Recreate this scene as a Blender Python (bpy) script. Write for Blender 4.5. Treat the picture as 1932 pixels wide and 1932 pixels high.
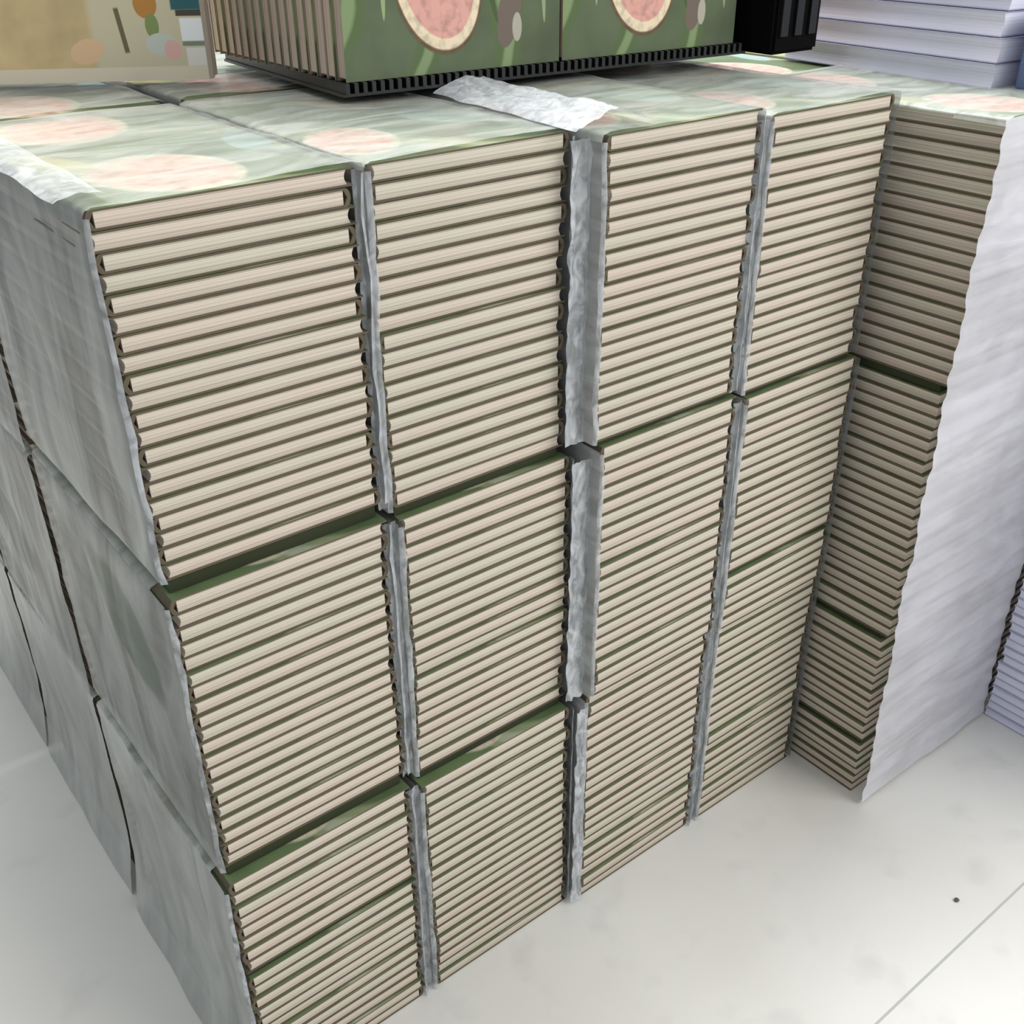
import bpy, bmesh, math, random
from mathutils import Vector, Matrix, noise
random.seed(7)
for o in list(bpy.data.objects): bpy.data.objects.remove(o)
scn = bpy.context.scene
col = scn.collection
S = 1.2                      # one unit of the survey = 1.2 m (height of the camera)

# ------------------------------------------------------------------ camera
cd = bpy.data.cameras.new('camera'); cam = bpy.data.objects.new('camera', cd); col.objects.link(cam)
right = Vector((0.78676078, -0.61722792, -0.00609702)); down = Vector((-0.31772892, -0.39649091, -0.86130325)); fwd = Vector((0.529203, 0.67957682, -0.50805466))
m = Matrix((right, -down, -fwd)).transposed().to_4x4()
m.translation = Vector((-0.36332352, -0.60021201, 1.0)) * S
cam.matrix_world = m
cd.sensor_width = 36; cd.lens = 36 * 1990 / 1932; cd.clip_start = 0.01
scn.camera = cam

# ------------------------------------------------------------------ world and lights
w = bpy.data.worlds.new('world'); scn.world = w; w.use_nodes = True
bg = w.node_tree.nodes['Background']; bg.inputs[0].default_value = (0.93, 0.96, 1.0, 1); bg.inputs[1].default_value = 0.52
def area(name, loc, target, size, size_y, power, color):
    ld = bpy.data.lights.new(name, 'AREA'); ld.shape = 'RECTANGLE'; ld.size = size; ld.size_y = size_y; ld.energy = power; ld.color = color
    o = bpy.data.objects.new(name, ld); col.objects.link(o); o.location = loc
    o.rotation_euler = (Vector(target) - Vector(loc)).to_track_quat('-Z', 'Y').to_euler(); return o
area('ceiling_light', (0.9, 0.95, 3.3), (0.4, 0.1, 0.0), 2.4, 1.3, 132, (1.0, 0.985, 0.96))
area('front_fill', (1.9, -2.6, 2.6), (0.2, 0.0, 0.5), 2.6, 1.4, 70, (1.0, 0.98, 0.95))  # fill added at front right to make the ambient light directional
scn.view_settings.view_transform = 'Standard'; scn.view_settings.look = 'None'; scn.view_settings.gamma = 1; scn.view_settings.use_curve_mapping = False
scn.view_settings.exposure = 0.15
scn.cycles.transparent_max_bounces = 24; scn.cycles.max_bounces = 8

# ------------------------------------------------------------------ materials
def lin(c): return tuple((v / 255 / 12.92 if v / 255 <= 0.04045 else ((v / 255 + 0.055) / 1.055) ** 2.4) for v in c) + (1,)
class NT:
    def __init__(s, name):
        s.m = bpy.data.materials.new(name); s.m.use_nodes = True; s.t = s.m.node_tree; s.t.nodes.clear()
        s.out = s.n('ShaderNodeOutputMaterial')
    def n(s, typ, **k):
        x = s.t.nodes.new(typ)
        for a, b in k.items(): setattr(x, a, b)
        return x
    def l(s, a, b): s.t.links.new(a, b)
    def math(s, op, a, b=None, c=None, clamp=False):
        x = s.n('ShaderNodeMath', operation=op, use_clamp=clamp)
        for i, v in enumerate((a, b, c)):
            if v is None: continue
            if isinstance(v, (int, float)): x.inputs[i].default_value = v
            else: s.l(v, x.inputs[i])
        return x.outputs[0]
    def mix(s, f, a, b, blend='MIX'):
        x = s.n('ShaderNodeMix', data_type='RGBA', blend_type=blend)
        for i, v in ((0, f), (6, a), (7, b)):
            if isinstance(v, (int, float)): x.inputs[i].default_value = v
            elif isinstance(v, tuple): x.inputs[i].default_value = v
            else: s.l(v, x.inputs[i])
        return x.outputs[2]
    def noise(s, vec, scale, detail=3, dist=0.0, stretch=None):
        if stretch:
            mp = s.n('ShaderNodeMapping'); mp.inputs['Scale'].default_value = stretch; s.l(vec, mp.inputs[0]); vec = mp.outputs[0]
        x = s.n('ShaderNodeTexNoise'); x.inputs['Scale'].default_value = scale; x.inputs['Detail'].default_value = detail; x.inputs['Distortion'].default_value = dist
        s.l(vec, x.inputs['Vector']); return x.outputs[0]
    def ramp(s, f, a, b):
        x = s.n('ShaderNodeMapRange'); x.inputs[1].default_value = a; x.inputs[2].default_value = b; s.l(f, x.inputs[0]); return x.outputs[0]
    def obj(s): return s.n('ShaderNodeTexCoord').outputs['Object']
    def gen(s): return s.n('ShaderNodeTexCoord').outputs['Generated']
    def rnd(s): return s.n('ShaderNodeObjectInfo').outputs['Random']
    def principled(s, color, rough=0.6, bump=None, bstr=0.2, spec=0.5, coat=0.0):
        p = s.n('ShaderNodeBsdfPrincipled')
        if isinstance(color, tuple): p.inputs['Base Color'].default_value = color
        else: s.l(color, p.inputs['Base Color'])
        if isinstance(rough, float): p.inputs['Roughness'].default_value = rough
        else: s.l(rough, p.inputs['Roughness'])
        p.inputs['Specular IOR Level'].default_value = spec; p.inputs['Coat Weight'].default_value = coat
        if bump is not None:
            b = s.n('ShaderNodeBump'); b.inputs['Strength'].default_value = bstr; b.inputs['Distance'].default_value = 0.002; s.l(bump, b.inputs['Height']); s.l(b.outputs[0], p.inputs['Normal'])
        s.l(p.outputs[0], s.out.inputs[0]); return p

def mat_plain(name, rgb, rough=0.6, spec=0.5, var=0.0, scale=20):
    t = NT(name); c = lin(rgb)
    if var: 
        c = t.mix(t.math('MULTIPLY', t.noise(t.obj(), scale), var), c, lin(tuple(v * 0.55 for v in rgb)))
    t.principled(c, rough, spec=spec); return t.m

def mat_pages(name, a, b, axis='z', dark=(150, 140, 122)):
    t = NT(name); co = t.obj()
    st = {'z': (2, 2, 900), 'y': (2, 900, 2)}[axis]
    lines = t.noise(co, 1.0, 2, stretch=st)
    blot = t.noise(co, 9.0, 2)
    base = t.mix(t.rnd(), lin(a), lin(b))
    c = t.mix(t.ramp(lines, 0.35, 0.75), base, lin(dark))
    c = t.mix(t.math('MULTIPLY', t.ramp(blot, 0.4, 0.8), 0.25), c, lin((226, 214, 200)))
    t.principled(c, 0.85, bump=lines, bstr=0.3, spec=0.2); return t.m

def mat_paint(name, base, shapes, plane='xy', leaves=None, rough=0.35, edge_soft=0.06, veil=None):
    """printed artwork: ellipses and boxes (kind, cu, cv, ru, rv, rgb, tilt) in the object's own metres"""
    t = NT(name); sep = t.n('ShaderNodeSeparateXYZ'); co = t.obj(); t.l(co, sep.inputs[0])
    u = sep.outputs[0]; v = sep.outputs[1 if plane == 'xy' else 2]
    c = lin(base)
    c = t.mix(t.ramp(t.noise(co, 14.0, 3), 0.35, 0.7), c, lin(tuple(x * 0.8 for x in base)))
    if leaves:
        wv = t.n('ShaderNodeTexWave', bands_direction='X' if plane == 'xz' else 'DIAGONAL'); wv.inputs['Scale'].default_value = leaves[0]; wv.inputs['Distortion'].default_value = 5; wv.inputs['Detail'].default_value = 2; wv.inputs['Detail Scale'].default_value = 1.5
        t.l(co, wv.inputs['Vector'])
        c = t.mix(t.ramp(wv.outputs['Fac'], 0.62, 0.8), c, lin(leaves[1])); c = t.mix(t.ramp(wv.outputs['Fac'], 0.93, 0.98), c, lin(leaves[2]))
    for k, cu, cv, ru, rv, rgb, tilt in shapes:
        ca, sa = math.cos(tilt), math.sin(tilt)
        du = t.math('SUBTRACT', u, cu); dv = t.math('SUBTRACT', v, cv)
        a = t.math('DIVIDE', t.math('ADD', t.math('MULTIPLY', du, ca), t.math('MULTIPLY', dv, sa)), ru)
        b = t.math('DIVIDE', t.math('SUBTRACT', t.math('MULTIPLY', dv, ca), t.math('MULTIPLY', du, sa)), rv)
        if k == 'e': d = t.math('ADD', t.math('MULTIPLY', a, a), t.math('MULTIPLY', b, b))
        else: d = t.math('MAXIMUM', t.math('ABSOLUTE', a), t.math('ABSOLUTE', b))
        f = t.ramp(d, 1.0 + edge_soft, 1.0 - edge_soft)
        cc = lin(rgb)
        if k == 'e' and ru > 0.03:
            cc = t.mix(t.ramp(t.noise(co, 90.0, 2), 0.45, 0.65), cc, lin(tuple(x * 0.86 for x in rgb)))
        c = t.mix(f, c, cc)
    t.principled(c, rough, spec=0.5); return t.m

def mat_film(name, rgb, alpha, rough=0.28, wr=(30, 30, 30), alpha_var=0.25, leaf=None, patches=(), spec=0.6, bstr=0.6):
    """clear shrink film: partly see-through, milky, glossy, wrinkled"""
    t = NT(name); co = t.obj()
    wrk = t.noise(co, 1.0, 4, 1.2, stretch=wr)
    c = lin(rgb)
    c = t.mix(t.ramp(t.noise(co, 6.0, 3), 0.35, 0.7), c, lin(tuple(min(255, x * 1.08) for x in rgb)))
    if leaf:
        c = t.mix(t.math('MULTIPLY', t.ramp(t.noise(co, leaf[1], 2, 0.8, stretch=leaf[2]), leaf[3], leaf[3] + 0.07), 0.8), c, lin(leaf[0]))
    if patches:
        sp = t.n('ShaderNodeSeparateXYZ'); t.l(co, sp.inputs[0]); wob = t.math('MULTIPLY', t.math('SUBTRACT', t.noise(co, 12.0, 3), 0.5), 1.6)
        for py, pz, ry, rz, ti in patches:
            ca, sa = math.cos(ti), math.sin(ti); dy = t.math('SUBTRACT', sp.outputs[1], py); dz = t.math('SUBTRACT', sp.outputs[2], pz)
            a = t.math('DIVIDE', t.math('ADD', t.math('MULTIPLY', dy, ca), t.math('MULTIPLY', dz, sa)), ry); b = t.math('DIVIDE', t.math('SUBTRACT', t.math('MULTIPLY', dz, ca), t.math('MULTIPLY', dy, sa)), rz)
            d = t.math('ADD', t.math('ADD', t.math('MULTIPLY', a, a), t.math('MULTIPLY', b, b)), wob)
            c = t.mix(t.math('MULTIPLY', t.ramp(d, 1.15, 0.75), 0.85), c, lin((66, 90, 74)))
    p = t.principled(c, rough, bump=wrk, bstr=bstr, spec=spec)
    tr = t.n('ShaderNodeBsdfTransparent'); tr.inputs[0].default_value = (0.97, 0.975, 0.97, 1)
    a = t.math('ADD', t.math('MULTIPLY', t.ramp(wrk, 0.35, 0.7), alpha_var), alpha - alpha_var / 2, clamp=True)
    mx = t.n('ShaderNodeMixShader'); t.l(a, mx.inputs[0]); t.l(tr.outputs[0], mx.inputs[1]); t.l(p.outputs[0], mx.inputs[2]); t.l(mx.outputs[0], t.out.inputs[0])
    return t.m

GREEN = (94, 108, 78)
M = {}
M['pages'] = mat_pages('page_edges', (230, 215, 202), (221, 218, 200))
M['pages_up'] = mat_pages('page_edges_upright', (206, 188, 176), (190, 176, 162), 'y', (150, 128, 114))
M['board'] = mat_plain('cover_board_edge', (104, 93, 76), 0.6, 0.3, 0.5, 8)
# books lie with the artwork up: one cut papaya towards each end of the cover
pink = (246, 196, 180); rim = (240, 222, 190)
M['print'] = mat_paint('tropical_leaf_print', (112, 134, 92), [
    ('e', -0.016, -0.098, 0.056, 0.072, (226, 216, 190), 0.2), ('e', -0.016, -0.098, 0.049, 0.062, pink, 0.2),
    ('e', -0.022, 0.122, 0.056, 0.072, (226, 216, 190), -0.2), ('e', -0.022, 0.122, 0.049, 0.062, pink, -0.2),
    ('e', -0.085, 0.0, 0.02, 0.06, (196, 190, 110), 0.5), ('e', 0.09, -0.02, 0.02, 0.05, (150, 178, 172), -0.3)],
    'xy', (3.0, (150, 160, 122), (178, 186, 160)))
M['print_b'] = mat_paint('tropical_leaf_print_shifted', (120, 138, 104), [
    ('e', -0.066, -0.088, 0.040, 0.060, (226, 216, 190), -0.3), ('e', -0.066, -0.088, 0.034, 0.052, pink, -0.3),
    ('e', 0.04, 0.09, 0.05, 0.06, (206, 186, 150), 0.3), ('e', 0.06, -0.04, 0.03, 0.05, (160, 186, 176), 0.4)],
    'xy', (3.0, (150, 160, 122), (178, 186, 160)))
M['print_up'] = mat_paint('tropical_leaf_print_upright', GREEN, [
    ('e', 0.062, 0.052, 0.014, 0.034, (112, 98, 88), -0.2), ('e', 0.072, 0.038, 0.006, 0.014, (176, 170, 156), 0.0),
    ('e', -0.086, 0.098, 0.003, 0.045, (150, 168, 120), 0.0), ('e', -0.112, 0.12, 0.004, 0.05, (62, 84, 44), 0.35), ('e', 0.105, 0.09, 0.003, 0.05, (140, 160, 118), 0.05),
    ('e', 0.03, 0.10, 0.004, 0.06, (70, 88, 52), 0.3),
    ('e', -0.024, 0.086, 0.051, 0.070, (104, 84, 56), 0.28), ('e', -0.024, 0.089, 0.0485, 0.0685, rim, 0.28), ('e', -0.024, 0.093, 0.041, 0.062, (226, 168, 156), 0.28)],
    'xz', (3.2, (84, 104, 62), (128, 148, 104)), edge_soft=0.03)
M['yellow'] = mat_paint('houseplant_picture', (214, 192, 142), [
    ('b', 0.1250, 0.10, 0.070, 0.2, (204, 196, 166), 0.0), ('e', 0.047, 0.03, 0.018, 0.012, (220, 188, 148), 0.3),
    ('b', 0.05, 0.004, 0.3, 0.010, (222, 212, 190), 0.0),
    ('b', 0.0860, 0.05, 0.0025, 0.022, (104, 96, 66), 0.12), ('e', 0.1140, 0.075, 0.012, 0.014, (184, 130, 54), 0.0), ('e', 0.1180, 0.054, 0.007, 0.012, (126, 146, 84), 0.0),
    ('e', 0.1250, 0.036, 0.016, 0.011, (196, 204, 194), 0.0), ('e', 0.1360, 0.030, 0.009, 0.010, (222, 178, 168), 0.0),
    ('b', 0.1580, 0.080, 0.018, 0.011, (24, 92, 98), 0.0), ('b', 0.1580, 0.066, 0.014, 0.003, (64, 60, 44), 0.0),
    ('b', 0.1600, 0.050, 0.013, 0.011, (238, 242, 244), 0.0), ('b', 0.1610, 0.036, 0.014, 0.0022, (118, 138, 122), 0.0), ('b', 0.1630, 0.023, 0.013, 0.009, (226, 224, 216), 0.0)],
    'xz', edge_soft=0.05)
M['pale_board'] = mat_plain('pale_cover', (206, 198, 184), 0.4, 0.5, 0.15, 15)
M['lav_pages'] = mat_pages('lavender_page_edges', (232, 233, 248), (226, 228, 244), 'z', (206, 207, 228))
M['lav_cover'] = mat_plain('lavender_cover', (184, 184, 208), 0.45, 0.5, 0.3, 15)
M['blue'] = mat_plain('slate_blue_cover', (84, 104, 146), 0.4)
M['black'] = mat_plain('black_plastic', (22, 24, 26), 0.35, 0.5)
M['dark'] = mat_plain('black_felt', (6, 6, 7), 0.9, 0.1)
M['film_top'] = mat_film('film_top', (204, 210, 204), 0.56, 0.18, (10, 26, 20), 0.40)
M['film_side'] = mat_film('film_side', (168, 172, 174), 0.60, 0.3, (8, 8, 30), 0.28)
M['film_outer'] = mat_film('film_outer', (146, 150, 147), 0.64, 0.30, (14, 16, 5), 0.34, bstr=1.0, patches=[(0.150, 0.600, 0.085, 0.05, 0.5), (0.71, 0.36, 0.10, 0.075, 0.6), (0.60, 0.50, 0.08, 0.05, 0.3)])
M['film_low_lit'] = mat_film('film_low_lit', (176, 180, 176), 0.74, 0.32, (12, 12, 5), 0.26, bstr=0.9)  # same film as film_outer with floor bounce painted in, paler and milkier
M['film_gap'] = mat_film('film_crumpled', (206, 210, 214), 0.60, 0.25, (60, 60, 40), 0.5)
M['film_white'] = mat_film('film_milky', (208, 208, 214), 0.80, 0.3, (5, 5, 16), 0.22)

# floor: pale square tiles, hairline joints, soft scuffs
t = NT('floor_tiles'); co = t.obj(); sep = t.n('ShaderNodeSeparateXYZ'); t.l(co, sep.inputs[0])
TILE = 2.40
def joint(s, off):
    f = t.math('FRACT', t.math('DIVIDE', t.math('ADD', s, off + 40 * TILE), TILE)); f = t.math('ABSOLUTE', t.math('SUBTRACT', f, 0.5))
    return t.math('GREATER_THAN', f, 0.5 - 0.0007)
jy = joint(sep.outputs[1], 0.366 + TILE / 2 - TILE / 2); jx = joint(sep.outputs[0], 0.55)
jt = t.math('MAXIMUM', jy, jx)
c = t.mix(t.ramp(t.noise(co, 2.2, 4, 0.5), 0.35, 0.68), lin((233, 233, 228)), lin((222, 221, 215)))
c = t.mix(t.math('MULTIPLY', t.ramp(t.noise(co, 12, 3), 0.58, 0.8), 0.5), c, lin((200, 200, 196)))
c = t.mix(jt, c, lin((188, 190, 186)))
t.principled(c, 0.32, spec=0.35)
M['floor'] = t.m

# ------------------------------------------------------------------ mesh helpers
def mesh_obj(name, bm, mats, parent=None, smooth=False):
    me = bpy.data.meshes.new(name); bmesh.ops.recalc_face_normals(bm, faces=bm.faces); bm.to_mesh(me); bm.free()
    for mm in mats: me.materials.append(mm)
    if smooth:
        for p in me.polygons: p.use_smooth = True
    o = bpy.data.objects.new(name, me); col.objects.link(o)
    if parent: o.parent = parent
    return o
def tag(o, label, cat, group=None, kind=None):
    if label: o['label'] = label
    if cat: o['category'] = cat
    if group: o['group'] = group
    if kind: o['kind'] = kind
    return o
def empty(name, loc, rz=0.0):
    o = bpy.data.objects.new(name, None); o.empty_display_size = 0.02; col.objects.link(o); o.location = loc; o.rotation_euler = (0, 0, rz); return o
def add_box(bm, x0, x1, y0, y1, z0, z1, mi=0, bevel=0.0):
    r = bmesh.ops.create_cube(bm, size=1.0)
    for v in r['verts']: v.co = Vector(((x0 + x1) / 2 + v.co.x * (x1 - x0), (y0 + y1) / 2 + v.co.y * (y1 - y0), (z0 + z1) / 2 + v.co.z * (z1 - z0)))
    fs = set(f for v in r['verts'] for f in v.link_faces)
    for f in fs: f.material_index = mi
    if bevel: bmesh.ops.bevel(bm, geom=list(set(e for f in fs for e in f.edges)), offset=bevel, segments=2, affect='EDGES')
def extrude_profile(bm, pts, y0, y1, mi=0):
    a = [bm.verts.new((x, y0, z)) for x, z in pts]; b = [bm.verts.new((x, y1, z)) for x, z in pts]; n = len(pts)
    fs = [bm.faces.new((a[i], a[(i + 1) % n], b[(i + 1) % n], b[i])) for i in range(n)]
    fs.append(bm.faces.new(a)); fs.append(bm.faces.new(b[::-1]))
    for f in fs: f.material_index = mi
    return fs

BW, BD = 0.172 * S, 0.292 * S      # a book: width along the front, depth into the stack
def cover_bm(wd, dp, h, board=0.0017, spine=-1, taper=0.0):
    """hardcover case: two boards joined by a rounded spine, open on three sides; slot 0 print, slot 1 edge"""
    bm = bmesh.new(); s = spine; x0 = s * wd / 2; x1 = -s * wd / 2; g = 0.0003
    outer = [(x1, g), (x0 - s * 0.005, g)] + [(x0 - s * (0.0045 - 0.0045 * math.sin(a)), h / 2 - (h / 2 - g) * math.cos(a)) for a in [math.pi * k / 8 for k in range(1, 8)]] + [(x0 - s * 0.005, h - g), (x1, h - g)]
    inner = [(x1, h - g - board), (x0 - s * 0.006, h - g - board), (x0 - s * 0.003, h / 2), (x0 - s * 0.006, g + board), (x1, g + board)]
    fs = extrude_profile(bm, outer + inner, -dp / 2, dp / 2, 1)
    bm.normal_update()
    for f in fs:
        if abs(f.normal.z) > 0.8 and (f.calc_center_median().z > h - 0.001 or f.calc_center_median().z < 0.001): f.material_index = 0
    return bm
def pages_bm(wd, dp, h, board=0.0017, spine=-1, inset=0.0010, fore=0.006):
    bm = bmesh.new(); s = spine; g = 0.0003
    xs = s * (wd / 2 - 0.0062); xf = -s * (wd / 2 - fore)
    z0 = g + board; z1 = h - g - board
    pts = [(xs, z0), (xs, z1)] + [(xf - s * (-0.0022) * math.sin(math.pi * k / 6), z1 + (z0 - z1) * k / 6) for k in range(7)]
    extrude_profile(bm, pts, -dp / 2 + inset, dp / 2 - inset)
    return bm
def make_book(h, spine, dp=BD, wd=BW, mats=None, name='hardcover_book', board=0.0017, fore=0.0045):
    mats = mats or (M['print'], M['board'], M['pages'])
    root = empty(name, (0, 0, 0))
    c = mesh_obj('cover', cover_bm(wd, dp, h, board, spine), [mats[0], mats[1]], root)
    p = mesh_obj('pages', pages_bm(wd, dp, h, board, spine, fore=fore), [mats[2]], root)
    return root
def copy_thing(src):
    c = src.copy(); col.objects.link(c)
    for ch in src.children:
        d = ch.copy(); col.objects.link(d); d.parent = c
    return c

# ------------------------------------------------------------------ floor
bm = bmesh.new(); bmesh.ops.create_grid(bm, x_segments=8, y_segments=8, size=4.0)
fl = mesh_obj('floor', bm, [M['floor']]); fl['kind'] = 'structure'
bm = bmesh.new(); bmesh.ops.create_icosphere(bm, subdivisions=2, radius=0.0042)
for v in bm.verts: v.co = Vector((v.co.x * (1 + 0.3 * noise.noise(v.co * 300)), v.co.y * 0.8, v.co.z * 0.45 + 0.0017))
pb = mesh_obj('pebble', bm, [mat_plain('dark_grit', (86, 88, 92), 0.8)]); pb.location = (0.535 * S, -0.270 * S, 0)
tag(pb, 'tiny dark grit speck lying alone on the pale floor tile', 'pebble')

# ------------------------------------------------------------------ piles
TOP_L = 0.846
# (name in labels, x-centre per layer, seams from the top, y front per layer, top)
PILES = [
    ('leftmost pile', [-0.097, -0.097, -0.099], [0.846, 0.580, 0.298, 0.0], [0.018, 0.0155, 0.010], [0.174, 0.176, 0.178], [0.013, 0.013, 0.0]),
    ('second pile', [0.0865, 0.0925, 0.0945], [0.846, 0.574, 0.291, 0.0], [0.018, 0.0155, 0.010], [0.175, 0.177, 0.179], [0.009, 0.011, 0.0]),
    ('third pile', [0.275, 0.284, 0.287], [0.844, 0.585, 0.300, 0.0], [-0.007, -0.0075, 0.002], [0.174, 0.174, 0.178], [0.006, 0.006, 0.0]),
    ('fourth pile', [0.463, 0.470, 0.480], [0.837, 0.578, 0.296, 0.0], [-0.007, -0.0075, 0.002], [0.172, 0.174, 0.174], [0.006, 0.005, 0.0]),
]
RP = ('shaded side pile', [0.668, 0.668, 0.668], [0.822, 0.556, 0.240, 0.0], [-0.103, -0.094, -0.090], [0.172, 0.172, 0.172], [0.010, 0.008, 0.0])
LAYN = ['upper', 'middle', 'lower']
ORD = ['top', 'second', 'third', 'fourth', 'fifth', 'sixth', 'seventh', 'eighth', 'ninth', 'tenth', 'eleventh', 'twelfth', 'thirteenth', 'fourteenth', 'fifteenth', 'sixteenth', 'seventeenth', 'eighteenth', 'nineteenth', 'twentieth', 'twenty-first', 'twenty-second', 'twenty-third', 'twenty-fourth']
def ORDN(k):
    return ORD[k] if k < 20 else ['twenty', 'thirty', 'forty'][(k + 1) // 10 - 2] + '-' + ['plus-none', 'first', 'second', 'third', 'fourth', 'fifth', 'sixth', 'seventh', 'eighth', 'ninth'][(k + 1) % 10] if (k + 1) % 10 else {20: 'twentieth', 30: 'thirtieth', 40: 'fortieth'}[k + 1]
H0 = 0.0140 * S
protoA = make_book(H0, -1); protoB = make_book(H0, 1); protoR = make_book(H0, 1, fore=0.002)
used = {id(protoA): False, id(protoB): False, id(protoR): False}
def take(src):
    if not used[id(src)]:
        used[id(src)] = True; return src
    return copy_thing(src)
sleeves = []
nb = 0
shade_strips = []
EXTRA = {(0, 2): (0.176, 0.007), (3, 1): (0.368, 0.006), (4, 2): (0.077, 0.008)}
for pi, (pn, xs, zs, ys, ws, gs) in enumerate(PILES + [RP]):
    is_r = pi == 4
    for L in range(3):
        z_top, z_bot = zs[L], zs[L + 1]
        gapz = gs[L]
        if gapz: shade_strips.append((pn, LAYN[L], xs[L], ws[L], max(ys[L], ys[L + 1]), z_bot, gapz))
        z0 = (z_bot + gapz) * S; z1 = z_top * S
        n = max(1, round((z1 - z0) / (0.01395 * S)))
        if is_r: n = [19, 23, 18][L]
        else: n = 20
        ez, eg = EXTRA.get((pi, L), (None, 0.0))
        pitch = (z1 - z0 - eg * S) / n; ek = round((ez * S - z0) / pitch) if ez else 999
        if ez: shade_strips.append((pn, LAYN[L] + ' half', xs[L], ws[L], ys[L], (z0 + ek * pitch) / S, eg))
        drift = 0.0
        for k in range(n):                       # k = 0 at the bottom of the bundle
            flip = (k + pi) % 2
            src = protoR if is_r else (protoA if flip else protoB)
            b = take(src)
            drift += random.gauss(0, 0.0006); drift *= 0.9
            jx = random.gauss(0, 0.0009) + drift; jy = random.gauss(0, 0.0010)
            wsc = ws[L] * S / BW
            b.location = (xs[L] * S + jx, ys[L] * S + BD / 2 + jy, z0 + k * pitch + (eg * S if k >= ek else 0.0))
            b.rotation_euler = (0, 0, math.radians(random.gauss(0, 0.18)))
            b.scale = (wsc, 1, pitch / H0)
            o_ = n - 1 - k
            where = f'{ORD[o_]} book' if o_ == 0 else f'{ORD[o_]} book down'
            if o_ == n - 1: where = 'bottom book'
            lab = f'cream-edged hardcover, {where}, {LAYN[L]} bundle of the {pn}'
            tag(b, lab, 'book', 'hardcover books lying in the stacked bundles'); nb += 1
            if k == n - 1 and L == 0 and pi in (1, 2, 3):
                for ch in b.children:
                    if ch.name.startswith('cover'):
                        ch.data = ch.data.copy(); ch.data.materials[0] = M['print_b']
        sleeves.append((pi, L, xs[L] * S, ws[L] * S, ys[L] * S, z0, z1))

# dark strips standing in for seam shade, set back a little from the books
M['shade'] = mat_plain('seam_shade', (56, 62, 42), 0.7, 0.2, 0.4, 12)
for pn, ln, xc, wd, yf, zb, g in shade_strips:
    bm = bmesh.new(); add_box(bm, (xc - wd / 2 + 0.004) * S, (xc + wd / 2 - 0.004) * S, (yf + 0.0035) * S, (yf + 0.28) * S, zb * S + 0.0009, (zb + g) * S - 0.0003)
    o = mesh_obj('seam_shade', bm, [M['shade']])
    tag(o, f'dark filler strip for seam shade {"inside" if "half" in ln else "under"} the {ln.replace(" half", "")} bundle of the {pn}', 'board', 'strips standing in for seam shade')

# the piles behind the front row: nothing but their covers and edges peep out, one mass
bm = bmesh.new()
def mass_pile(bm, xc, y0, zt, wd=BW, dp=BD, zb=0.0):
    n = round((zt - zb) / H0); p = (zt - zb) / n
    for k in range(n):
        jx = random.gauss(0, 0.0012); z = zb + k * p
        add_box(bm, xc - wd / 2 + jx, xc + wd / 2 + jx, y0, y0 + dp, z + 0.0002, z + 0.0024, 1)
        add_box(bm, xc - wd / 2 + 0.004 + jx, xc + wd / 2 - 0.004 + jx, y0 + 0.003, y0 + dp - 0.003, z + 0.0024, z + p - 0.0024, 2)
        add_box(bm, xc - wd / 2 + jx, xc + wd / 2 + jx, y0, y0 + dp, z + p - 0.0024, z + p, 1)
for i, xc in enumerate((-0.1, 0.092, 0.284, 0.474)):
    mass_pile(bm, xc * S, (0.322 + 0.006) * S, 0.832 * S)
    if i == 0: mass_pile(bm, xc * S, 0.640 * S, 0.832 * S)
mass_pile(bm, 0.668 * S, 0.205 * S, 0.806 * S)
mass_pile(bm, 0.856 * S, -0.095 * S, 0.806 * S); mass_pile(bm, 0.856 * S, 0.205 * S, 0.806 * S)
ms = mesh_obj('hardcover_books', bm, [M['print'], M['board'], M['pages']])
tag(ms, 'mass of closed hardcovers piled behind the front row under film', 'books', None, 'stuff')
# top books of the hidden piles carry their artwork
for i, (xc, yf, zt, txt) in enumerate([(-0.1, 0.328, 0.832, 'behind the leftmost pile'), (0.092, 0.328, 0.832, 'behind the second pile, under the upright green books'), (0.284, 0.328, 0.832, 'behind the third pile'),
        (0.474, 0.328, 0.832, 'behind the fourth pile, by the black crate'), (0.668, 0.205, 0.806, 'behind the shaded pile'), (0.856, -0.095, 0.806, 'under the lavender notebooks'), (0.856, 0.205, 0.806, 'behind the lavender notebooks')]):
    b = copy_thing(protoA); b.location = (xc * S, yf * S + BD / 2, zt * S + 0.0002); b.rotation_euler = (0, 0, random.gauss(0, 0.004)); b.scale = (1, 1, 1)
    tag(b, f'leaf-patterned hardcover lying on the pile {txt}', 'book', 'hardcover books lying in the stacked bundles')

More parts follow.
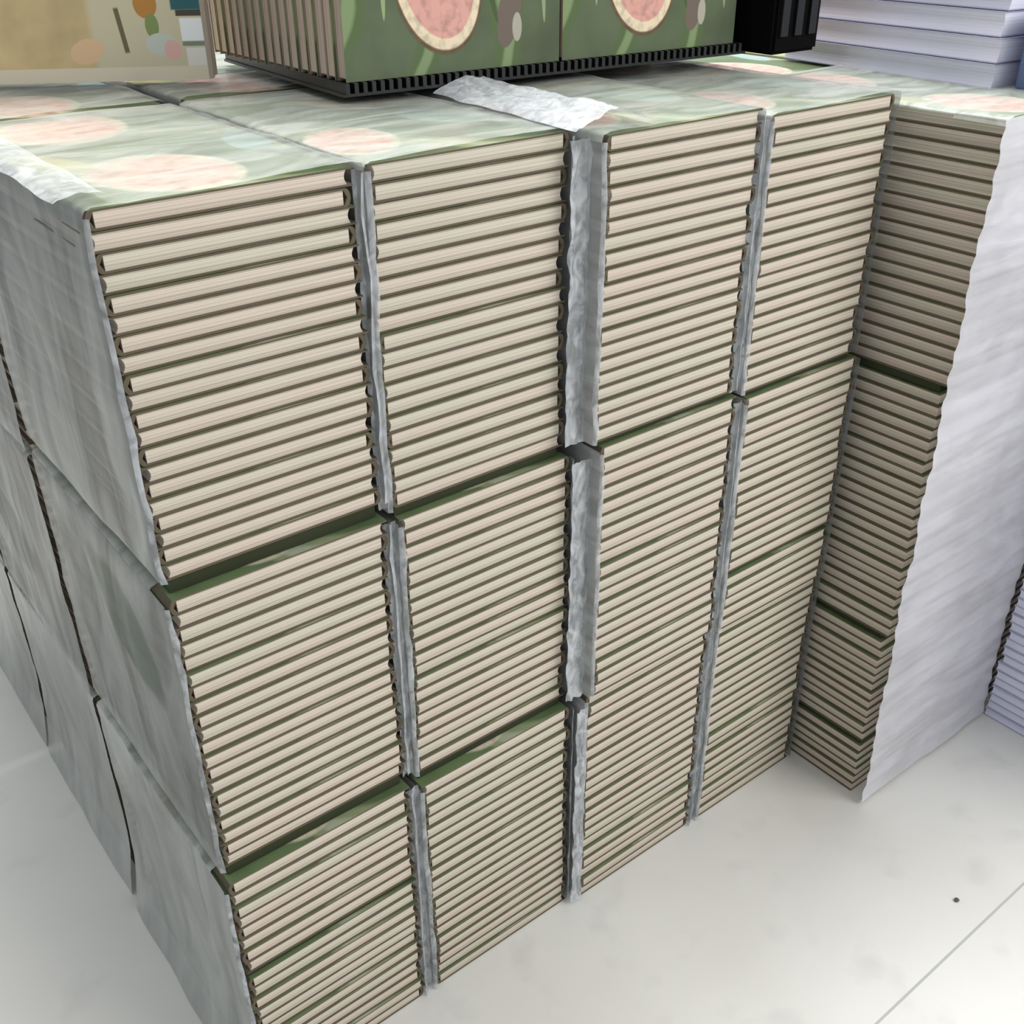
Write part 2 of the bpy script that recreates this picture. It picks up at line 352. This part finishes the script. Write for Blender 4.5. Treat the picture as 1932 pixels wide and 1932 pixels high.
# ------------------------------------------------------------------ shrink film sleeves
def sleeve(xc, wd, y0, y1, z0, z1, seed, amp=0.0022, top_amp=1.0, splay=0.0, lip_on=True):
    bm = bmesh.new(); e = 0.0035; r = 0.006
    x0, x1, a, b = xc - wd / 2 - e, xc + wd / 2 + e, z0 + 0.0006, z1 + 0.0002 + 0.0012 * top_amp
    loop = []
    def seg(p, q, n):
        for k in range(n): loop.append((p[0] + (q[0] - p[0]) * k / n, p[1] + (q[1] - p[1]) * k / n))
    seg((x0, a), (x0, b - r), 18); seg((x0, b - r), (x0 + r * .3, b - r * .3), 2); seg((x0 + r * .3, b - r * .3), (x0 + r, b), 2); seg((x0 + r, b), (x1 - r, b), 16)
    seg((x1 - r, b), (x1 - r * .3, b - r * .3), 2); seg((x1 - r * .3, b - r * .3), (x1, b - r), 2); seg((x1, b - r), (x1, a), 18)
    loop.append((x1, a))
    ny = 22; rows = []
    zc = (a + b) / 2
    for j in range(ny + 1):
        y = y0 + (y1 - y0) * j / ny; row = []
        for (x, z) in loop:
            side = 1 if x < xc - wd / 2 or x > xc + wd / 2 else 0
            top = 1 if z > b - 0.004 else 0
            q = Vector((x * 9 + seed, y * 9, z * 22))
            d = amp * (0.5 + noise.noise(q)) + amp * 0.5 * abs(noise.noise(q * 3.1))
            dx = (-1 if x < xc else 1) * max(0, d) * side
            dz = max(0, d) * top * 0.9 * top_amp
            if splay and x < xc and z < z0 + 0.16: dx -= splay * (1 - (z - z0) / 0.16) ** 2 * (0.9 + 0.12 * noise.noise(Vector((y * 14, 0, seed))))
            row.append(bm.verts.new((x + dx, y, z + dz)))
        rows.append(row)
    # the lip at the front curls a little round the book corners
    for sgn, rng in (((-1, range(0, 19)), (1, range(len(loop) - 19, len(loop)))) if lip_on else ()):
        lip = [rows[0][i] for i in rng]; new = []
        for v in lip:
            ww = 0.0035 + 0.004 * abs(noise.noise(Vector((seed, v.co.z * 30, 3))))
            new.append(bm.verts.new((v.co.x - sgn * ww, v.co.y - 0.0025, v.co.z)))
        for i in range(len(lip) - 1): bm.faces.new((lip[i], lip[i + 1], new[i + 1], new[i])).material_index = 2
    for j in range(ny):
        for i in range(len(loop) - 1):
            f = bm.faces.new((rows[j][i], rows[j][i + 1], rows[j + 1][i + 1], rows[j + 1][i]))
            c = (rows[j][i].co + rows[j][i + 1].co) / 2
            f.material_index = 1 if c.z > b - 0.004 else 0
    return bm
for (pi, L, xc, wd, y0, z0, z1) in sleeves:
    if pi == 4 and L > 0: continue
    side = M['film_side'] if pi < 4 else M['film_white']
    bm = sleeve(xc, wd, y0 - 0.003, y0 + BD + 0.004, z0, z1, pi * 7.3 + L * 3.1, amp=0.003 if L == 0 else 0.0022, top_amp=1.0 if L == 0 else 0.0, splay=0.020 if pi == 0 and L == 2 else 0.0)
    if pi == 4:        # only its top is film-covered: the flank is bare page edges
        kill = [f for f in bm.faces if f.material_index != 1]; bmesh.ops.delete(bm, geom=kill, context='FACES')
    if pi < 4 and L > 0:
        kill = [f for f in bm.faces if f.material_index == 1 and f.calc_center_median().y < y0 + 0.03]; bmesh.ops.delete(bm, geom=kill, context='FACES')
    if pi == 0: side = M['film_outer'] if L < 2 else M['film_low_lit']
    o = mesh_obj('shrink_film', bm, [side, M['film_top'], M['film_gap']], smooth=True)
    pn = (PILES + [RP])[pi][0]
    tag(o, f'clear wrinkled shrink film round the {LAYN[L]} bundle of the {pn}' if pi < 4 else 'clear film lying over the top of the shaded pile', 'plastic film', 'shrink film round the book bundles')
# film round the piles of the second row, the flank towards the open floor and the tops
for L, (za, zb) in enumerate(((0.572, 0.8470), (0.292, 0.569), (0.0, 0.289))):
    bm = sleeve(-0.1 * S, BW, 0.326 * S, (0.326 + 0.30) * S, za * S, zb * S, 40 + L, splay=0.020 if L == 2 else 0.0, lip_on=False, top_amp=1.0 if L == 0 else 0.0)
    o = mesh_obj('shrink_film', bm, [M['film_outer'] if L < 2 else M['film_low_lit'], M['film_top'], M['film_gap']], smooth=True)
    tag(o, f'clear shrink film on the {LAYN[L]} bundle behind the leftmost pile', 'plastic film', 'shrink film round the book bundles')
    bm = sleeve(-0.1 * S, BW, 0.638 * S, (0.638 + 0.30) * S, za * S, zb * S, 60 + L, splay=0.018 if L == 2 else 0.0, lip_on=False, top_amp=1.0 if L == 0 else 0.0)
    o = mesh_obj('shrink_film', bm, [M['film_outer'] if L < 2 else M['film_low_lit'], M['film_top'], M['film_gap']], smooth=True)
    tag(o, f'clear shrink film on the {LAYN[L]} bundle hindmost in the leftmost row', 'plastic film', 'shrink film round the book bundles')
for xc, y, z, txt in ((0.092, 0.326, 0.847, 'second'), (0.284, 0.326, 0.847, 'third'), (0.474, 0.326, 0.847, 'fourth')):
    bm = sleeve(xc * S, BW, y * S, (y + 0.30) * S, (z - 0.03) * S, z * S, xc * 50)
    o = mesh_obj('shrink_film', bm, [M['film_side'], M['film_top'], M['film_gap']], smooth=True)
    tag(o, f'clear film over the top of the pile behind the {txt} pile', 'plastic film', 'shrink film round the book bundles')

# crumpled film tucked in the slits between the piles
def crumple_strip(x0, x1, y, z0, z1, seed, amp=0.0035, nx=8, nz=None):
    nz = nz or max(6, int((z1 - z0) / 0.006)); bm = bmesh.new(); g = []
    for k in range(nz + 1):
        z = z0 + (z1 - z0) * k / nz; row = []
        cx = 0.0012 * noise.noise(Vector((seed, z * 25, 1)))
        for i in range(nx + 1):
            x = x0 + (x1 - x0) * i / nx
            q = Vector((x * 160 + seed, seed, z * 38))
            row.append(bm.verts.new((x + cx, y + amp * (noise.noise(q) + 0.6 * noise.noise(q * 2.7)), z)))
        g.append(row)
    for k in range(nz):
        for i in range(nx): bm.faces.new((g[k][i], g[k][i + 1], g[k + 1][i + 1], g[k + 1][i]))
    return bm
def slit(pa, pb, dy, mat, amp=0.003):
    for L in range(3):
        a = PILES[pa]; b = PILES[pb]
        x0 = (a[1][L] + a[4][L] / 2) * S + 0.0006; x1 = (b[1][L] - b[4][L] / 2) * S - 0.0006
        y = (max(a[3][L], b[3][L]) + dy) * S
        if pa == 1 and L < 2: x0 -= 0.0085
        z0 = max(a[2][L + 1], b[2][L + 1], 0.0) * S + 0.004; z1 = min(a[2][L], b[2][L]) * S - 0.004
        o = mesh_obj('film_strip', crumple_strip(x0, x1, y, z0, z1, pa * 11 + L * 5, amp), [mat], smooth=True)
        tag(o, f'crumpled film strip filling the slit between piles {["one","two","three"][pa]} and {["two","three","four"][pa]}, {LAYN[L]} bundle', 'plastic film', 'crumpled film in the slits')
slit(0, 1, 0.006, M['film_gap']); slit(1, 2, -0.011, M['film_gap'], 0.004); slit(2, 3, 0.003, M['film_gap'])

# loose crumpled film bunched on top along the joint between second and third pile
def crumple_patch(x0, x1, y0, y1, z, seed, hgt, nx=26, ny=34, skew=0.0):
    bm = bmesh.new(); g = []
    for j in range(ny + 1):
        v = j / ny; row = []
        for i in range(nx + 1):
            u = i / nx
            x = x0 + (x1 - x0) * u + skew * v + 0.006 * noise.noise(Vector((seed, v * 6, 0))); y = y0 + (y1 - y0) * v
            env = math.sin(math.pi * min(1, max(0, u))) ** 0.7
            q = Vector((x * 45 + seed, y * 30, seed))
            zz = z + 0.0012 + env * hgt * (0.55 + 0.5 * noise.noise(q * 0.4) + 0.55 * abs(noise.noise(q)) + 0.3 * abs(noise.noise(q * 2.6)))
            row.append(bm.verts.new((x, y, max(z + 0.0008, zz))))
        g.append(row)
    for j in range(ny):
        for i in range(nx): bm.faces.new((g[j][i], g[j][i + 1], g[j + 1][i + 1], g[j + 1][i]))
    return bm
o = mesh_obj('crumpled_film', crumple_patch(0.160 * S, 0.238 * S, -0.006 * S, 0.20 * S, 0.849 * S, 3.0, 0.014, skew=0.02), [mat_film('film_bunched', (216, 222, 228), 0.72, 0.2, (70, 70, 50), 0.4)], smooth=True)
tag(o, 'bunched clear film heaped on top along the joint of second and third piles', 'plastic film')
o = mesh_obj('crumpled_film', crumple_patch(-0.200 * S, -0.168 * S, 0.022 * S, 0.32 * S, 0.8505 * S, 9.0, 0.006, nx=12), [mat_film('film_rim', (206, 212, 214), 0.6, 0.22, (50, 50, 40), 0.4)], smooth=True)
tag(o, 'puckered film ridge running back along the outer top edge of the leftmost pile', 'plastic film')

# milky film sheet hanging over the front of the projecting wrapped stack
bm = bmesh.new(); g = []
NZ, NX = 110, 60
for k in range(NZ + 1):
    z = (0.826 - 0.822 * k / NZ) * S; row = []
    for i in range(NX + 1):
        u = i / NX; f = 1 - k / NZ
        xl = (0.566 + 0.014 * noise.noise(Vector((2, z * 9, 0))) * 0.5 + 0.006 * (1 - f)) * S
        x = xl + (0.850 * S - xl) * u
        yy = -0.1065 * S - 0.006 * (1 - f) ** 3
        q = Vector((x * 7, 0, z * 11 + x * 5))
        yy -= 0.004 * max(0, 0.4 + noise.noise(q)) + 0.0012 * noise.noise(q * 4)
        # faint steps of the covers behind pressing through
        yy -= 0.0013 * math.sin(z / H0 * math.pi)
        row.append(bm.verts.new((x, yy, z)))
    g.append(row)
for k in range(NZ):
    for i in range(NX): bm.faces.new((g[k][i], g[k][i + 1], g[k + 1][i + 1], g[k + 1][i]))
o = mesh_obj('film_sheet', bm, [M['film_white']], smooth=True)
tag(o, 'milky white film sheet covering the front of the projecting stack down to the floor', 'plastic film')

# ------------------------------------------------------------------ upright green books on a black ribbed mat
A = math.radians(-4); base = Vector((0.100 * S, 0.212 * S, 0))
def rot2(v, a): return Vector((v.x * math.cos(a) - v.y * math.sin(a), v.x * math.sin(a) + v.y * math.cos(a), v.z))
ZT = 0.8535 * S
bm = bmesh.new()
W_ = 0.452 * S; D_ = 0.265 * S
add_box(bm, -0.006, W_, -0.004, D_, 0.0, 0.003)
for k in range(56): 
    x = -0.004 + k * (W_ / 56); add_box(bm, x, x + 0.0045, -0.006, D_, 0.003, 0.0125)
o = mesh_obj('ribbed_mat', bm, [M['black']]); o.location = base + Vector((0, 0, ZT)); o.rotation_euler = (0, 0, A)
tag(o, 'black ribbed plastic mat under the upright green books', 'mat')
UW = 0.2195 * S; UH = 0.25 * S; UT = 0.0158 * S
def upright_cover(wd, ht, th, board=0.0010):
    """book standing on its tail edge, cover facing -y, fore-edge towards -x"""
    bm = bmesh.new(); g = 0.0003
    prof = [(-wd / 2, g), (wd / 2 - 0.004, g), (wd / 2, th * .3), (wd / 2, th * .7), (wd / 2 - 0.004, th - g), (-wd / 2, th - g), (-wd / 2, th - g - board), (wd / 2 - 0.006, th - g - board), (wd / 2 - 0.004, th / 2), (wd / 2 - 0.006, g + board), (-wd / 2, g + board)]
    a = [bm.verts.new((x, y, 0)) for x, y in prof]; b = [bm.verts.new((x, y, ht)) for x, y in prof]; n = len(prof)
    fs = [bm.faces.new((a[i], a[(i + 1) % n], b[(i + 1) % n], b[i])) for i in range(n)] + [bm.faces.new(a), bm.faces.new(b[::-1])]
    bm.normal_update()
    for f in fs: f.material_index = 0 if (abs(f.normal.y) > 0.8 and (f.calc_center_median().y < 0.001 or f.calc_center_median().y > th - 0.001)) else 1
    return bm
def upright_pages(wd, ht, th, board=0.0010):
    bm = bmesh.new(); pts = [(-wd / 2 + 0.0012, board + .0004), (-wd / 2 + 0.0018, th / 2), (-wd / 2 + 0.0012, th - board - .0004), (wd / 2 - 0.0065, th - 0.0028), (wd / 2 - 0.0065, 0.0028)]
    a = [bm.verts.new((x, y, 0.003)) for x, y in pts]; b = [bm.verts.new((x, y, ht - 0.003)) for x, y in pts]; n = len(pts)
    for i in range(n): bm.faces.new((a[i], a[(i + 1) % n], b[(i + 1) % n], b[i]))
    bm.faces.new(a); bm.faces.new(b[::-1]); return bm
M['board_up'] = mat_plain('upright_board_edge', (164, 146, 130), 0.6, 0.3, 0.4, 8)
def make_upright(wd, ht, th, mats, name):
    r = empty(name, (0, 0, 0))
    mesh_obj('cover', upright_cover(wd, ht, th), [mats[0], mats[1]], r); mesh_obj('pages', upright_pages(wd, ht, th), [mats[2]], r); return r
proto = make_upright(UW, UH, UT, (M['print_up'], M['board_up'], M['pages_up']), 'upright_book'); first = True
for gi in range(2):
    for k in range(16):
        b = proto if first else copy_thing(proto); first = False
        off = Vector((UW / 2 + gi * (UW + 0.0006) - (0.0014 * k if gi == 0 else 0.0) + random.gauss(0, 0.0004), k * UT, 0))
        b.location = base + rot2(off, A) + Vector((0, 0, ZT + 0.0128)); b.rotation_euler = (0, 0, A)
        where = ['green side with a cut pink fruit facing out, above the second pile', 'green side with a cut pink fruit facing out, beside the black crate'][gi]
        lab = f'upright hardcover, {where}' if k == 0 else f'upright hardcover, {ORD[k]} back in the standing row {["showing its page edges", "next to the black crate"][gi]}'
        tag(b, lab, 'book', 'green-covered books standing upright')

# ------------------------------------------------------------------ picture books standing behind at the far left
A2 = math.radians(-31); base2 = Vector((0.057 * S, 0.374 * S, 0))
PW = 0.29 * S
proto = make_upright(PW, 0.24 * S, 0.02 * S, (M['yellow'], M['pale_board'], M['pages_up']), 'picture_book')
for k in range(2):
    b = proto if k == 0 else copy_thing(proto)
    b.location = base2 + rot2(Vector((-PW / 2 - 0.002, k * 0.02 * S, 0)), A2) + Vector((0, 0, 0.8535 * S)); b.rotation_euler = (0, 0, A2)
    tag(b, ['yellow and cream picture book with plant drawing, standing beside the green upright books', 'second picture book, directly behind the yellow one with the plant drawing'][k], 'book', 'picture books standing at the back')

# ------------------------------------------------------------------ black crate behind
bm = bmesh.new(); add_box(bm, 0.560 * S, 0.632 * S, 0.150 * S, 0.48 * S, 0.8530 * S, 1.15 * S, 0, 0.004)
for k in range(3): add_box(bm, (0.567 + k * 0.022) * S, (0.578 + k * 0.022) * S, 0.147 * S, 0.152 * S, 0.87 * S, 1.12 * S, 1)
cr = mesh_obj('crate', bm, [M['dark'], M['black']]); tag(cr, 'black crate standing on the stacks between the green books and the lavender notebooks', 'crate')

# ------------------------------------------------------------------ lavender notebooks lying on the projecting stack
NBH = 0.0235 * S
protoN = make_book(NBH, 1, BD * 0.98, BW * 1.02, (M['lav_pages'], M['lav_cover'], M['lav_pages']), 'notebook', 0.0013, fore=0.002)
zt = 0.8225 * S
for k in range(5):
    b = protoN if k == 0 else copy_thing(protoN)
    b.location = (0.822 * S + random.gauss(0, 0.0015), 0.134 * S + random.gauss(0, 0.0015), zt + k * (NBH + 0.0006)); b.rotation_euler = (0, 0, math.radians(-5) + random.gauss(0, 0.004))
    tag(b, f'pale lavender notebook, {["bottom", "second", "third", "fourth", "topmost"][k]} of the short pile beside the black crate', 'notebook', 'lavender notebooks lying on the wrapped stack')
bm = bmesh.new(); add_box(bm, -0.05, 0.075, -0.05, 0.05, 0, 0.09, 0, 0.003); bb = mesh_obj('box', bm, [M['blue']])
bb.location = (0.776 * S, -0.061 * S, zt); tag(bb, 'slate blue box standing in front of the short lavender notebook pile', 'box')

# lavender notebooks stacked on the floor beside the milky film
protoM = make_book(0.0132 * S, 1, BD, BW, (M['lav_pages'], M['lav_cover'], M['lav_pages']), 'notebook', 0.0013, fore=0.0015)
for k in range(46):
    b = protoM if k == 0 else copy_thing(protoM)
    b.location = (0.936 * S + random.gauss(0, 0.0012), -0.262 * S + random.gauss(0, 0.0012), k * 0.0134 * S); b.rotation_euler = (0, 0, random.gauss(0, 0.003))
    tag(b, f'lavender notebook, {"lowest" if k == 0 else ORDN(k)} from the floor in the stack beside the milky film', 'notebook', 'lavender notebooks stacked on the floor')
